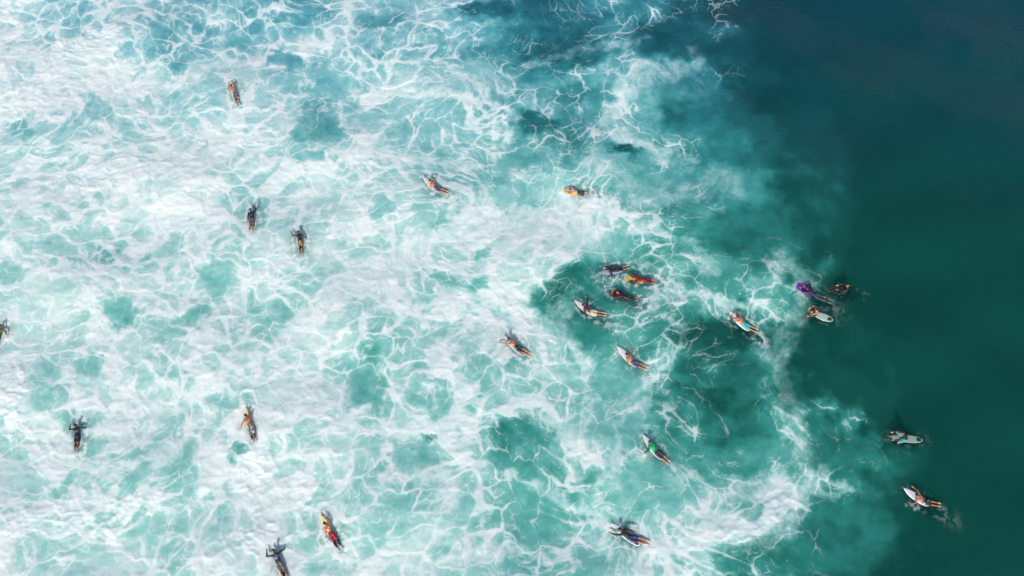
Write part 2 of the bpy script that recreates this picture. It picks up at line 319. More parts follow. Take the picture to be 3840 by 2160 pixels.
WATER_RAMP = [(16,71,62),(23,80,71),(35,102,92),(47,126,116),(67,147,136),(93,168,158),(123,187,178),(154,203,196),(185,217,211),(208,226,222)]
def water_material():
    m, n, l, p = new_mat("sea_water_and_foam")
    air = n.new("ShaderNodeAttribute"); air.attribute_name = "air"
    fo = n.new("ShaderNodeAttribute"); fo.attribute_name = "foam"
    tc = n.new("ShaderNodeTexCoord")
    def noise_n(scale, detail, vec=None, rough=.55):
        z = n.new("ShaderNodeTexNoise"); z.inputs["Scale"].default_value = scale; z.inputs["Detail"].default_value = detail
        z.inputs["Roughness"].default_value = rough
        l.new(vec or tc.outputs["Object"], z.inputs["Vector"]); return z
    def math_n(op, a, b, clamp=False):
        q = n.new("ShaderNodeMath"); q.operation = op; q.use_clamp = clamp
        for i, s in enumerate((a, b)):
            if isinstance(s, (int, float)): q.inputs[i].default_value = s
            else: l.new(s, q.inputs[i])
        return q.outputs[0]
    fine = noise_n(7.0, 4)
    # how clear the water is sets its colour
    ramp = n.new("ShaderNodeValToRGB"); cr = ramp.color_ramp
    while len(cr.elements) < 10: cr.elements.new(.5)
    for i, c in enumerate(WATER_RAMP):
        cr.elements[i].position = i/9.0; cr.elements[i].color = srgb(*c, k=ALB)
    a1 = math_n('DIVIDE', air.outputs["Fac"], 9.0)
    l.new(a1, ramp.inputs["Fac"])
    # foam broken up by fine bubbles
    br = math_n('SUBTRACT', fine.outputs["Fac"], .5)
    br = math_n('MULTIPLY', br, .55)
    k = math_n('MULTIPLY', fo.outputs["Fac"], math_n('SUBTRACT', 1.0, fo.outputs["Fac"]))
    k = math_n('MULTIPLY', k, 4.0)
    foam = math_n('ADD', fo.outputs["Fac"], math_n('MULTIPLY', br, k), True)
    fcol = n.new("ShaderNodeValToRGB")
    fcol.color_ramp.elements[0].color = srgb(216, 227, 226, ALB*1.0); fcol.color_ramp.elements[0].position = .35
    fcol.color_ramp.elements[1].color = srgb(233, 236, 233, ALB*1.05); fcol.color_ramp.elements[1].position = .7
    l.new(noise_n(.9, 4).outputs["Fac"], fcol.inputs["Fac"])
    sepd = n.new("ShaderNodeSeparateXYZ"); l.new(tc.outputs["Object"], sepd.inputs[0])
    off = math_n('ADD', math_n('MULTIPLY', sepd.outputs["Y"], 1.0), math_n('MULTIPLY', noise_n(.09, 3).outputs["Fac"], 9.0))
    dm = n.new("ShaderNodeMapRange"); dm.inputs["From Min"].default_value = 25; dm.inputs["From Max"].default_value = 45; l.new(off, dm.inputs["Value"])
    sky_tint = n.new("ShaderNodeMix"); sky_tint.data_type = 'RGBA'; sky_tint.blend_type = 'MULTIPLY'  # blue sky reflection painted into the water colour, growing towards the far side
    sky_tint.inputs[7].default_value = (1.1, .82, 1.5, 1); l.new(math_n('MULTIPLY', dm.outputs[0], math_n('SUBTRACT', 1.0, math_n('MULTIPLY', air.outputs['Fac'], .115), True), True), sky_tint.inputs[0]); l.new(ramp.outputs["Color"], sky_tint.inputs[6])
    mx = n.new("ShaderNodeMix"); mx.data_type = 'RGBA'
    l.new(foam, mx.inputs[0]); l.new(sky_tint.outputs[2], mx.inputs[6]); l.new(fcol.outputs["Color"], mx.inputs[7])
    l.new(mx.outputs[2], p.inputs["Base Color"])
    rg = n.new("ShaderNodeMapRange"); rg.inputs["To Min"].default_value = .16; rg.inputs["To Max"].default_value = .85
    l.new(foam, rg.inputs["Value"]); l.new(rg.outputs[0], p.inputs["Roughness"])
    p.inputs["IOR"].default_value = 1.333
    # wavelets: finer than the mesh
    mp = n.new("ShaderNodeMapping"); mp.inputs["Scale"].default_value = (.8, 1.9, 1); mp.inputs["Rotation"].default_value = (0, 0, math.radians(-12))
    l.new(tc.outputs["Object"], mp.inputs["Vector"])
    wv = noise_n(2.6, 5, mp.outputs[0], .6)
    grp = noise_n(.16, 3)
    gr = n.new("ShaderNodeMapRange"); gr.inputs["From Min"].default_value = .42; gr.inputs["From Max"].default_value = .68; gr.inputs["To Min"].default_value = .25
    l.new(grp.outputs["Fac"], gr.inputs["Value"])
    # more ripple out at the far, wind-touched side
    sep = n.new("ShaderNodeSeparateXYZ"); l.new(tc.outputs["Object"], sep.inputs[0])
    fy = n.new("ShaderNodeMapRange"); fy.inputs["From Min"].default_value = 20; fy.inputs["From Max"].default_value = 34
    fy.inputs["To Min"].default_value = .22; fy.inputs["To Max"].default_value = 1.9
    l.new(sep.outputs["Y"], fy.inputs["Value"])
    hw = math_n('MULTIPLY', math_n('MULTIPLY', wv.outputs["Fac"], gr.outputs[0]), fy.outputs[0])
    hw = math_n('MULTIPLY', hw, math_n('SUBTRACT', 1.0, math_n('MULTIPLY', air.outputs["Fac"], .25), True))
    hf = math_n('MULTIPLY', math_n('MULTIPLY', fine.outputs["Fac"], foam), .04)
    hh = math_n('ADD', hw, hf)
    hh = math_n('ADD', hh, math_n('MULTIPLY', foam, .09))
    bp = n.new("ShaderNodeBump"); bp.inputs["Strength"].default_value = 1.0; bp.inputs["Distance"].default_value = .085
    l.new(hh, bp.inputs["Height"]); l.new(bp.outputs[0], p.inputs["Normal"])
    p.subsurface_method = 'BURLEY'
    ss = n.new("ShaderNodeMapRange"); ss.inputs["From Min"].default_value = 2.0; ss.inputs["From Max"].default_value = 7
    ss.inputs["To Min"].default_value = .9; ss.inputs["To Max"].default_value = .55
    l.new(air.outputs["Fac"], ss.inputs["Value"])
    nf = n.new("ShaderNodeMapRange"); nf.inputs["From Min"].default_value = 23; nf.inputs["From Max"].default_value = 30; nf.inputs["To Min"].default_value = 1; nf.inputs["To Max"].default_value = 0
    l.new(sep.outputs["Y"], nf.inputs["Value"])
    l.new(math_n('MULTIPLY', ss.outputs[0], math_n('MAXIMUM', nf.outputs[0], math_n('DIVIDE', air.outputs["Fac"], 6, True))), p.inputs["Subsurface Weight"])
    sc = n.new("ShaderNodeMapRange"); sc.inputs["From Min"].default_value = 2.0; sc.inputs["From Max"].default_value = 6.5
    sc.inputs["To Min"].default_value = 1.1; sc.inputs["To Max"].default_value = .22
    l.new(air.outputs["Fac"], sc.inputs["Value"]); l.new(sc.outputs[0], p.inputs["Subsurface Scale"])
    p.inputs["Subsurface Radius"].default_value = (.6, 1.0, 1.0)
    # clearer skin of water where limbs hang just under it
    cl = n.new("ShaderNodeAttribute"); cl.attribute_name = "clear"
    tr = n.new("ShaderNodeBsdfTransparent"); tr.inputs[0].default_value = (.82, 1.0, .98, 1)
    ms = n.new("ShaderNodeMixShader"); out = n["Material Output"]
    l.new(math_n('MULTIPLY', cl.outputs["Fac"], math_n('SUBTRACT', 1.0, foam)), ms.inputs[0])
    l.new(p.outputs[0], ms.inputs[1]); l.new(tr.outputs[0], ms.inputs[2]); l.new(ms.outputs[0], out.inputs["Surface"])
    return m
def deep_material():
    m, n, l, p = new_mat("deep_water")
    air = n.new("ShaderNodeAttribute"); air.attribute_name = "air"
    d = n.new("ShaderNodeMath"); d.operation = 'DIVIDE'; d.inputs[1].default_value = 9; l.new(air.outputs["Fac"], d.inputs[0])
    ramp = n.new("ShaderNodeValToRGB"); cr = ramp.color_ramp
    while len(cr.elements) < 10: cr.elements.new(.5)
    for i, c in enumerate(WATER_RAMP):
        cr.elements[i].position = i/9.0; cr.elements[i].color = srgb(*c, k=ALB*(2.5 if i < 4 else 1.6))
    l.new(d.outputs[0], ramp.inputs["Fac"]); l.new(ramp.outputs["Color"], p.inputs["Base Color"])
    p.inputs["Roughness"].default_value = 1; p.inputs["Specular IOR Level"].default_value = 0
    return m
ALB = 1.02

# ---------------------------------------------------------------- who is where (chart positions of head, waist, feet)
# kind of board, skin, hair, clothes, arms (outward azimuth and lift of upper arm, forearm), board nose reach
SK_TAN, SK_ORG, SK_PAL, SK_DRK = (.40, .150, .075, 1), (.50, .19, .10, 1), (.58, .30, .21, 1), (.24, .085, .045, 1)
SOLE = (.72, .45, .32, 1)
BLK, NAVY, GREY = (.012, .013, .016, 1), (.018, .022, .045, 1), (.07, .07, .075, 1)
WHITE, CREAM, LAV = (.68, .69, .70, 1), (.72, .66, .36, 1), (.42, .42, .62, 1)
P = []
def person(**k): P.append(k)
#        H,W,F in the 3840-wide chart
person(H=(869.6,323.5), W=(880.2,349.6), F=(891.8,385), skin=SK_ORG, hair=(.03,.012,.01,1), shorts=((.05,.045,.06,1),(.55,.5,.52,1)), L=(15,0,-20,10), R=(15,0,-20,10),
  board='short', bcol=WHITE, nose=.50, tip=(.75,.35,.55,1), lab="bare-backed person lying in dark white-patterned shorts, alone in the foam at upper left", blab="white surfboard with a pink nose under the uppermost paddler")
person(H=(937.3,781.5), W=(943,814.4), F=(939,866), skin=SK_TAN, hair=(.01,.01,.01,1), vest=BLK, shorts=((.085,.075,.085,1),(.14,.10,.11,1)), L=(160,-8,172,-8), R=(42,25,-5,15),
  board='short', bcol=WHITE, nose=.42, mark='small', lab="person in black top and dark grey shorts, right arm reaching forward, left arm trailing", blab="white surfboard tip ahead of the reaching person in dark grey shorts")
person(H=(1119.7,869.6), W=(1125,901.5), F=(1131,948), skin=SK_DRK, hair=(.03,.015,.015,1), vest=(.02,.018,.02,1), long=.5, thr=.5, shorts=((.42,.27,.09,1),(.06,.04,.03,1)), L=(80,0,8,-4), R=(125,-22,150,-50),
  board='short', bcol=WHITE, nose=.50, lab="person in black long-sleeved top and golden patterned shorts lying on a board", blab="white pointed surfboard under the person in golden shorts")
person(H=(1608.8,676), W=(1631.5,699.2), F=(1680,723), skin=SK_ORG, hair=(.03,.015,.01,1), shorts=((.03,.035,.09,1),(.30,.32,.40,1)), L=(150,-50,170,-40), R=(75,12,-20,-5), fcol=(.03,.05,.055,1),
  board='short', bcol=(.78,.74,.66,1), nose=.72, lab="bare-backed person in blue shorts with a dark sleeve on the bent right forearm", blab="cream-white surfboard under the paddler with bent dark forearm")
person(H=(2137.5,708), W=(2167,716.7), F=(2214,728), skin=SK_PAL, hair=(.16,.09,.03,1), shorts=((.02,.022,.04,1),(.12,.12,.18,1)), L=(25,-8,-42,0), R=(20,-8,-45,0), fins=(.02,.02,.02,1),
  board='body', bcol=(.80,.55,.06,1), nose=.42, sink=1, lab="pink-backed person in navy shorts and black swim fins on a yellow bodyboard in pale foam", blab="yellow bodyboard held out front by the pink-backed person")
person(H=(2282.4,1007.7), W=(2306,1006.4), F=(2362,995), skin=SK_ORG, hair=(.05,.02,.015,1), vest=BLK, pants=(.035,.03,.03,1), L=(105,-18,95,-38), R=(32,-5,20,-5), spread=.09,
  board='short', bcol=LAV, nose=.55, lab="person in black wetsuit with bare calves lying on a lavender surfboard", blab="lavender surfboard under the person in a black wetsuit")
person(H=(2371.6,1037), W=(2414,1043), F=(2450,1050), skin=SK_TAN, hair=(.10,.015,.012,1), vest=(.20,.012,.035,1), shorts=((.16,.012,.04,1),None), L=(50,-12,-20,-4), R=(25,-5,-30,0), sc=1.05,
  board='body', bcol=(.85,.62,.05,1), nose=.42, sink=1, fins=(.3,.35,.35,1), lab="person in dark red top leaning on a yellow bodyboard in green water", blab="yellow bodyboard under the person in dark red top")
person(H=(2312,1095.5), W=(2348,1111), F=(2398,1119), skin=SK_ORG, hair=(.35,.11,.05,1), vest=BLK, pants=(.03,.032,.035,1), L=(25,-5,-35,0), R=(15,-5,-35,5), fins=(.012,.015,.018,1), sc=.98,
  board='body', bcol=(.16,.02,.035,1), nose=.42, sink=1, lab="ginger-haired person in black wetsuit and swim fins on a dark red bodyboard", blab="dark red bodyboard under the ginger-haired person")
person(H=(2187.3,1142.2), W=(2214.4,1164.4), F=(2276,1181), skin=SK_TAN, hair=(.012,.012,.012,1), vest=(.13,.012,.028,1), sleeve=(.012,.02,.022,1), shorts=((.52,.47,.36,1),(.35,.32,.22,1)), L=(150,-42,165,-45), R=(60,8,35,5),
  board='short', bcol=WHITE, nose=.72, lab="person in maroon top with black sleeves and beige shorts, right arm raised to stroke", blab="white surfboard under the person in maroon top")
person(H=(1906.3,1268.5), W=(1933.9,1296), F=(1991,1331.5), skin=SK_ORG, hair=(.04,.02,.012,1), shorts=((.015,.018,.022,1),(.35,.45,.2,1)), L=(38,-6,30,-10), R=(120,-35,150,-45), thr=.62,
  board='short', bcol=WHITE, nose=.42, lab="bare-backed person in black and lime shorts stretching the left arm forward", blab="white surfboard under the person in black and lime shorts")
person(H=(2351.8,1327.3), W=(2373,1351.5), F=(2440.7,1376.6), skin=SK_TAN, hair=(.015,.01,.01,1), shorts=((.05,.035,.10,1),(.28,.22,.33,1)), L=(160,-38,175,-45), R=(85,-4,10,-34), thr=.58,
  board='short', bcol=WHITE, nose=.80, lab="tanned person in purple shorts with right arm out to the side over green water", blab="white pointed surfboard under the person in purple shorts")
person(H=(2769.9,1184.4), W=(2791,1207.6), F=(2851,1238.5), skin=SK_ORG, hair=(.05,.03,.02,1), shorts=((.02,.38,.40,1),(.05,.55,.55,1)), L=(40,-3,-30,0), R=(30,0,-40,0), band=(.75,.6,.65,1),
  board='short', bcol=(.74,.74,.72,1), nose=.62, lab="bare-backed person in turquoise shorts hugging the nose of a white board beside dark water", blab="white surfboard under the person in turquoise shorts")
person(H=(3032,1082), W=(3055,1101), F=(3108,1122), skin=SK_TAN, hair=(.02,.012,.015,1), vest=(.03,.012,.05,1), pants=(.035,.05,.10,1), L=(30,-8,-35,0), R=(50,-5,-60,0), fins=(.55,.60,.58,1), sc=1.02, spread=.10,
  board='body', bcol=(.17,.03,.38,1), nose=.55, sink=1, lab="person in purple and navy wetsuit with white swim fins on a purple bodyboard", blab="purple bodyboard under the person with white swim fins")
person(H=(3175,1064.3), W=(3172,1088), head=250, skin=SK_ORG, hair=(.30,.10,.05,1), vest=(.015,.016,.02,1), pants=(.016,.018,.022,1), L=(20,-35,-20,-20), R=(20,-35,-20,-20), sit=1,
  board='body', bcol=(.025,.03,.03,1), nose=.45, lab="red-haired person in black wetsuit sitting upright in the dark open water", blab="black board sunk under the seated person in black wetsuit")
person(H=(3054.4,1152.7), W=(3062,1173), head=255, skin=SK_ORG, hair=(.03,.012,.01,1), shorts=((.05,.03,.025,1),None), L=(35,-30,-50,-15), R=(35,-30,-50,-15), sit=1,
  board='short', bcol=(.38,.48,.43,1), nose=.35, blen=1.45, lab="bare-chested person sitting up on a white board with hands clasped in front", blab="pale green-white surfboard whose tail sticks out behind the bare-chested seated person")
person(H=(3373.4,1621), W=(3396,1642), head=262, skin=SK_PAL, hair=(.14,.06,.03,1), vest=(.02,.02,.024,1), shorts=((.05,.38,.36,1),None), L=(25,-32,-5,-30), R=(20,-32,-10,-30), sit=2,
  board='short', bcol=(.30,.42,.35,1), nose=.31, blen=1.95, lab="fair-haired person in black top and teal shorts leaning forward astride a pale green board", blab="pale green surfboard with dark tail under the person in teal shorts")
person(H=(3436.3,1856), W=(3463.9,1877.3), F=(3526,1886), skin=SK_TAN, hair=(.012,.01,.01,1), shorts=((.02,.02,.02,1),(.7,.65,.55,1)), thr=.62, L=(100,-20,25,-30), R=(28,0,10,-4),
  board='short', bcol=(.70,.70,.76,1), nose=.78, lab="tanned person in black spotted shorts paddling alone in dark water at lower right", blab="white surfboard under the lone paddler in dark water at lower right")
person(H=(2432.2,1652.5), W=(2458.3,1687.3), F=(2508.5,1732.7), skin=SK_TAN, hair=(.03,.015,.012,1), vest=(.0,.36,.13,1), sleeve=(.0,.17,.09,1), shorts=((.025,.022,.027,1),None), long=.95, L=(130,-16,72,-24), R=(155,-48,170,-40),
  board='short', bcol=WHITE, nose=.58, lab="person in bright green top and black knee-length shorts paddling", blab="white surfboard under the person in bright green top")
person(H=(2325.4,1982), W=(2361,2010.4), F=(2437,2030), skin=SK_ORG, hair=(.012,.012,.014,1), vest=(.017,.019,.017,1), shorts=((.015,.025,.10,1),(.10,.14,.28,1)), thr=.6, L=(40,-2,15,-4), R=(160,18,165,5), sc=1.08,
  board='short', bcol=(.72,.72,.78,1), nose=.55, lab="person in black long-sleeved top and bright blue shorts at the bottom, right arm swept back", blab="white surfboard under the person in bright blue shorts")
person(H=(1214.6,1959.6), W=(1237,1995.7), F=(1276,2061), skin=SK_ORG, hair=(.012,.01,.008,1), shorts=((.30,.008,.035,1),(.55,.10,.14,1)), thr=.62, leg=(.05,.02,.03,1), L=(158,-38,170,-40), R=(15,-5,-10,-5),
  board='short', bcol=CREAM, nose=.62, lab="bare-backed person in crimson shorts over dark tights", blab="cream surfboard under the person in crimson shorts")
person(H=(1017.3,2048), W=(1039.4,2103.6), F=(1069,2160), skin=SK_DRK, hair=(.05,.03,.02,1), vest=(.028,.03,.055,1), shorts=((.11,.11,.085,1),(.22,.22,.16,1)), L=(72,-3,-15,-2), R=(78,-10,60,-55), mark='rows', neck=1,
  board='short', bcol=WHITE, nose=.30, lab="person in navy top with printed back and olive-grey shorts at the bottom edge", blab="white surfboard hidden beneath the person in olive-grey shorts at the bottom edge")
person(H=(923.4,1553.4), W=(936,1593), F=(957,1657), skin=SK_TAN, hair=(.035,.02,.018,1), shorts=((.10,.09,.11,1),(.62,.58,.52,1)), long=1.0, thr=.52, leg=(.10,.075,.09,1), L=(125,-14,135,-28), R=(22,-8,10,-45),
  board='short', bcol=CREAM, nose=.58, lab="bare-backed person in long grey and white shorts with left arm out sideways", blab="cream surfboard under the person in long grey and white shorts")
person(H=(281.3,1587.5), W=(285,1627.3), F=(282,1688), skin=SK_DRK, hair=(.008,.008,.009,1), vest=(.02,.018,.019,1), shorts=((.012,.013,.018,1),None), L=(88,-2,-8,-2), R=(88,-12,60,-60), mark='small',
  board='short', bcol=WHITE, nose=.32, lab="person all in black with left arm bent forward, lower left in the foam", blab="white surfboard hidden beneath the person all in black at lower left")
person(H=(-9,1222), W=(-16,1250), F=(-25,1305), skin=SK_PAL, hair=(.04,.03,.02,1), vest=(.12,.15,.04,1), sleeve=(.10,.12,.045,1), pants=(.06,.07,.06,1), L=(100,-5,20,-5), R=(95,0,160,-20),
  board='short', bcol=(.6,.66,.55,1), nose=.5, lab="person in olive-green wetsuit cut off by the left edge of the picture", blab="pale surfboard under the person in olive-green wetsuit at the left edge")

for q in P:
    wx, wy = ground(*q['W'], z=.25 if 'sit' not in q else .2)
    hx, hy = ground(*q['H'], z=.40 if 'sit' not in q else .75)
    q['pos'] = (float(wx), float(wy))
    if 'head' in q:
        q['yaw'] = math.radians(q['head'] - 360 if q['head'] > 180 else q['head'])
        q['yaw'] = math.radians({250: 78, 255: 67, 262: 84}[q['head']])
    else:
        q['yaw'] = math.atan2(-(hx-wx), hy-wy)
    if 'F' in q:
        fx, fy = ground(*q['F'], z=.1)
        a = math.atan2((fx-wx), -(fy-wy))      # direction of the legs, as a yaw
        q['legyaw'] = max(-.4, min(.4, (a-q['yaw']+math.pi) % (2*math.pi)-math.pi))
        q['len'] = math.hypot(fx-hx, fy-hy)
        q.setdefault('sc', max(.90, min(1.06, q['len']/1.72)))
    q.setdefault('sc', 1.0)

def rot2(p, a, c=(0, 0)):
    x, y = p[0]-c[0], p[1]-c[1]
    return Vector((c[0]+x*math.cos(a)-y*math.sin(a), c[1]+x*math.sin(a)+y*math.cos(a), p[2]))
def direc(az, el, s):
    a, e = math.radians(az), math.radians(el)
    return Vector((s*math.sin(a)*math.cos(e), math.cos(a)*math.cos(e), math.sin(e)))

def skeleton(q, rnd):
    J = {}
    sit = q.get('sit', 0)
    zb = .152 if not q.get('sink') else .12
    if not sit:
        zc = zb+.07; bend = rnd.uniform(-.03, .03)
        J['spine'] = [Vector((0, -.14, zb)), Vector((0, -.04, zb+.005)), Vector((bend*.4, .12, zb+.02)), Vector((bend, .27, zc)), Vector((bend, .37, zc+.035)), Vector((bend, .44, zc+.065))]
        J['neck'] = Vector((bend, .45, zc+.07)); J['head'] = Vector((bend, .60, zc+.15))
        J['up'] = Vector((0, .62, .78)); J['face'] = Vector((0, .78, -.62))
        J['sh'] = {s: Vector((bend+s*.175, .375, zc+.035)) for s in (-1, 1)}
        sp = q.get('spread', .075); la = q.get('legyaw', 0)
        zt = zb-.02; zk = zb-.05 if not q.get('sink') else .01; za = zb-.04 if not q.get('sink') else -.05
        for s in (-1, 1):
            k = rnd.uniform(-.02, .02)
            pts = [Vector((s*.085, -.14, zt)), Vector((s*(.085+sp*.3), -.55, zk)), Vector((s*(.05+sp*.6)+k, -.94, za)), Vector((s*(.05+sp*.6)+k*1.5, -1.13, za-.03 if not q.get('sink') else za-.015))]
            J['leg', s] = [rot2(p, la, (0, -.10)) for p in pts]
    else:
        lean = .10 if sit == 1 else .30
        zb = .16
        J['spine'] = [Vector((0, 0, zb)), Vector((0, .01, zb+.10)), Vector((0, lean*.35, zb+.25)), Vector((0, lean*.7, zb+.38)), Vector((0, lean*.95, zb+.46)), Vector((0, lean*1.1, zb+.52))]
        J['neck'] = Vector((0, lean*1.15, zb+.53)); J['head'] = Vector((0, lean*1.3+.04, zb+.67))
        J['up'] = Vector((0, .15, 1)); J['face'] = Vector((0, 1, -.15))
        J['sh'] = {s: Vector((s*.175, lean*.95, zb+.45)) for s in (-1, 1)}
        for s in (-1, 1):
            J['leg', s] = [Vector((s*.10, .02, zb-.02)), Vector((s*.30, .40, .06)), Vector((s*.34, .30, -.35)), Vector((s*.35, .46, -.42))]
    for s, key in ((-1, 'L'), (1, 'R')):
        a1, e1, a2, e2 = q[key]
        e = J['sh'][s]+direc(a1, e1, s)*.285; w = e+direc(a2, e2, s)*.25
        J['arm', s] = [J['sh'][s], e, w]; J['hd', s] = direc(a2, e2-5, s)
    return J


# ---------------------------------------------------------------- the sea
def swell(x, y):
    """long low swell: metres above still water"""
    return .55*(.13*np.sin(.42*x+.66*y+1.1*noise(x*.07, y*.07, 5))+.10*np.sin(-.30*x+.95*y+.8+1.3*noise(x*.09, y*.09, 6))
            +.20*fbm(x*.11, y*.14, 2, 81))
def slope(x, y):
    e = .4; X = np.array([x-e, x+e, x, x, x]); Y = np.array([y, y, y-e, y+e, y])
    h = swell(X, Y); return (h[1]-h[0])/(2*e), (h[3]-h[2])/(2*e), h[4]
def axis(lo, hi, step, far):
    core = np.arange(lo, hi+step*.5, step); out = []; s = step; c = 0.
    while c < far: s *= 1.35; c += s; out.append(c)
    o = np.array(out); return np.concatenate([lo-o[::-1], core, hi+o])
def build_sea():
    gx = axis(-44, 44, .058, 4000); gy = axis(-1.5, 48, .058, 4000)
    nx, ny = len(gx), len(gy)
    X, Y = np.meshgrid(gx, gy)
    x, y = X.ravel(), Y.ravel()
    foam, air, thick, froth_h, Dn = sea_fields(x, y)
    splash = np.zeros(x.shape)
    # white water thrown up along each paddler and behind the feet
    for q in P:
        c, s = math.cos(q['yaw']), math.sin(q['yaw']); px, py = q['pos']
        m = (abs(x-px) < 3) & (abs(y-py) < 3)
        if not m.any(): continue
        dx, dy = x[m]-px, y[m]-py
        lx = dx*c+dy*s; ly = -dx*s+dy*c
        open_w = sst(.0, .35, Dn[m])
        nn = fbm(x[m]*2.6, y[m]*2.6, 4, 91); n5 = fbm(x[m]*7, y[m]*7, 3, 95)
        r = np.sqrt((lx/.42)**2+((ly+.15)/1.15)**2)+.35*nn
        rim = np.exp(-((r-1.25)/.22)**2)*sst(.0, .55, nn+.32*open_w+.3*n5)
        ws = np.exp(-((ly+1.55)/.7)**2-(lx/.40)**2)*sst(.0, .5, nn+.2+.3*n5)
        under = np.exp(-(((lx/.40)**2+((ly+.1)/1.05)**2))**2)
        foam[m] *= 1-.55*under; air[m] = air[m]-.9*under
        k = (.16+.75*open_w)*(.45 if q.get('sit') else 1)
        if q.get('sit'): ws = ws*0
        foam[m] = np.clip(foam[m]+(1-foam[m])*np.clip(.95*rim+.8*ws, 0, .9)*k, 0, 1)
        if not q.get('sit'):
            J = skeleton(q, random.Random(0))
            for sd in (-1, 1):
                hd = (J['arm', sd][2]+J['hd', sd]*.12)*q['sc']
                if hd.z > .16: continue
                rr = np.hypot(lx-hd.x-.25*n5*.3, ly-hd.y+.10)
                sp = np.exp(-(rr/.17)**2)*sst(-.3, .5, nn+n5)+.8*np.exp(-((rr-.34)/.06)**2)*sst(.0, .6, nn+.6*n5)
                tl = np.exp(-((lx-hd.x)/.12)**2-((ly-hd.y+.5)/.35)**2)*sst(.1, .6, nn+.7*n5)
                foam[m] = np.clip(foam[m]+(1-foam[m])*np.clip(.9*sp+.6*tl, 0, .9)*(.45+.5*open_w), 0, 1)
                splash[m] = np.maximum(splash[m], np.exp(-(rr/.14)**2)*(.03+.05*np.clip(n5, 0, 1)))
    u, v = chart_uv(x, y)
    rough = sst(.5, 6, look(CH_T, np.clip(u, 0, 3839), np.clip(v, 0, 2159)))
    near = np.zeros(x.shape)
    for q in P:
        near = np.maximum(near, np.exp(-(((x-q['pos'][0])**2+(y-q['pos'][1])**2)/1.1**2)**2))
    fl = 1-near
    far = 1-sst(0, 400, np.maximum(abs(x)-60, abs(y-20)-60))
    chop = .027*fbm(x*.9+.6*noise(x*.3, y*.3, 3), y*1.1, 3, 83)*rough
    rid = 1-np.abs(noise(x*.85+1.2*noise(x*.4, y*.4, 7), y*1.05, 85))*2.2
    chop += .026*np.clip(rid, 0, 1)**2*sst(.35, .85, Dn)
    chop += .009*fbm(x*3.1, y*3.4, 3, 87)*rough*(.3+.7*foam)
    z = (swell(x, y)*far+chop*(.12+.88*fl)+.022*foam*(.4+.6*fl)*sst(.2, .9, Dn)+splash)
    bil = 1-np.abs(fbm(x*1.1+.5*noise(x*.6, y*.6, 8), y*1.2, 3, 97, .55))*1.5
    z += froth_h*np.clip(bil, 0, 1)**1.5*.042*(.25+.75*fl)
    # small wind ripple on the open side
    z += .010*fbm(x*1.2, y*2.9, 3, 89)*(1-rough)*fl
    clear = np.zeros(x.shape)
    for q in P:
        c, s = math.cos(q['yaw']), math.sin(q['yaw']); dx, dy = x-q['pos'][0], y-q['pos'][1]
        lx = dx*c+dy*s; ly = -dx*s+dy*c
        if q.get('sit'): k, oy, ry = .40, .1, .95
        elif q.get('sink'): k, oy, ry = .60, -.55, 1.0
        else: k, oy, ry = .38, 0, 1.3
        clear = np.maximum(clear, k*np.exp(-(((lx/.8)**2+((ly-oy)/ry)**2))**2))
    gx2 = axis(-44, 44, .5, 4000); gy2 = axis(-1.5, 48, .5, 4000)
    X2, Y2 = np.meshgrid(gx2, gy2); x2, y2 = X2.ravel(), Y2.ravel()
    _, air2, _, _, _ = sea_fields(x2, y2)
    def sheet_mesh(name, x, y, z, nx, ny, attrs, material):
        co = np.stack([x, y, z], 1).astype(np.float32)
        me = bpy.data.meshes.new(name)
        me.vertices.add(nx*ny); me.vertices.foreach_set("co", co.ravel())
        i = np.arange((nx-1)*(ny-1)); r, c = i//(nx-1), i % (nx-1); a = r*nx+c
        loops = np.stack([a, a+1, a+nx+1, a+nx], 1).astype(np.int32).ravel(); nf = len(i)
        me.loops.add(nf*4); me.loops.foreach_set("vertex_index", loops)
        me.polygons.add(nf); me.polygons.foreach_set("loop_start", np.arange(0, nf*4, 4, dtype=np.int32))
        me.polygons.foreach_set("loop_total", np.full(nf, 4, np.int32))
        me.polygons.foreach_set("use_smooth", np.ones(nf, bool)); me.update(calc_edges=True)
        for nm, arr in attrs:
            at = me.attributes.new(nm, 'FLOAT', 'POINT'); at.data.foreach_set("value", arr.astype(np.float32))
        me.materials.append(material)
        o = bpy.data.objects.new(name, me); COL.objects.link(o); o['kind'] = 'structure'
    sheet_mesh("deep_water", x2, y2, swell(x2, y2)*(1-sst(0, 400, np.maximum(abs(x2)-60, abs(y2-20)-60)))-.75, len(gx2), len(gy2), (("air", air2),), deep_material())
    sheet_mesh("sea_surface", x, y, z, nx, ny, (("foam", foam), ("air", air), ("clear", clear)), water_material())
build_sea()

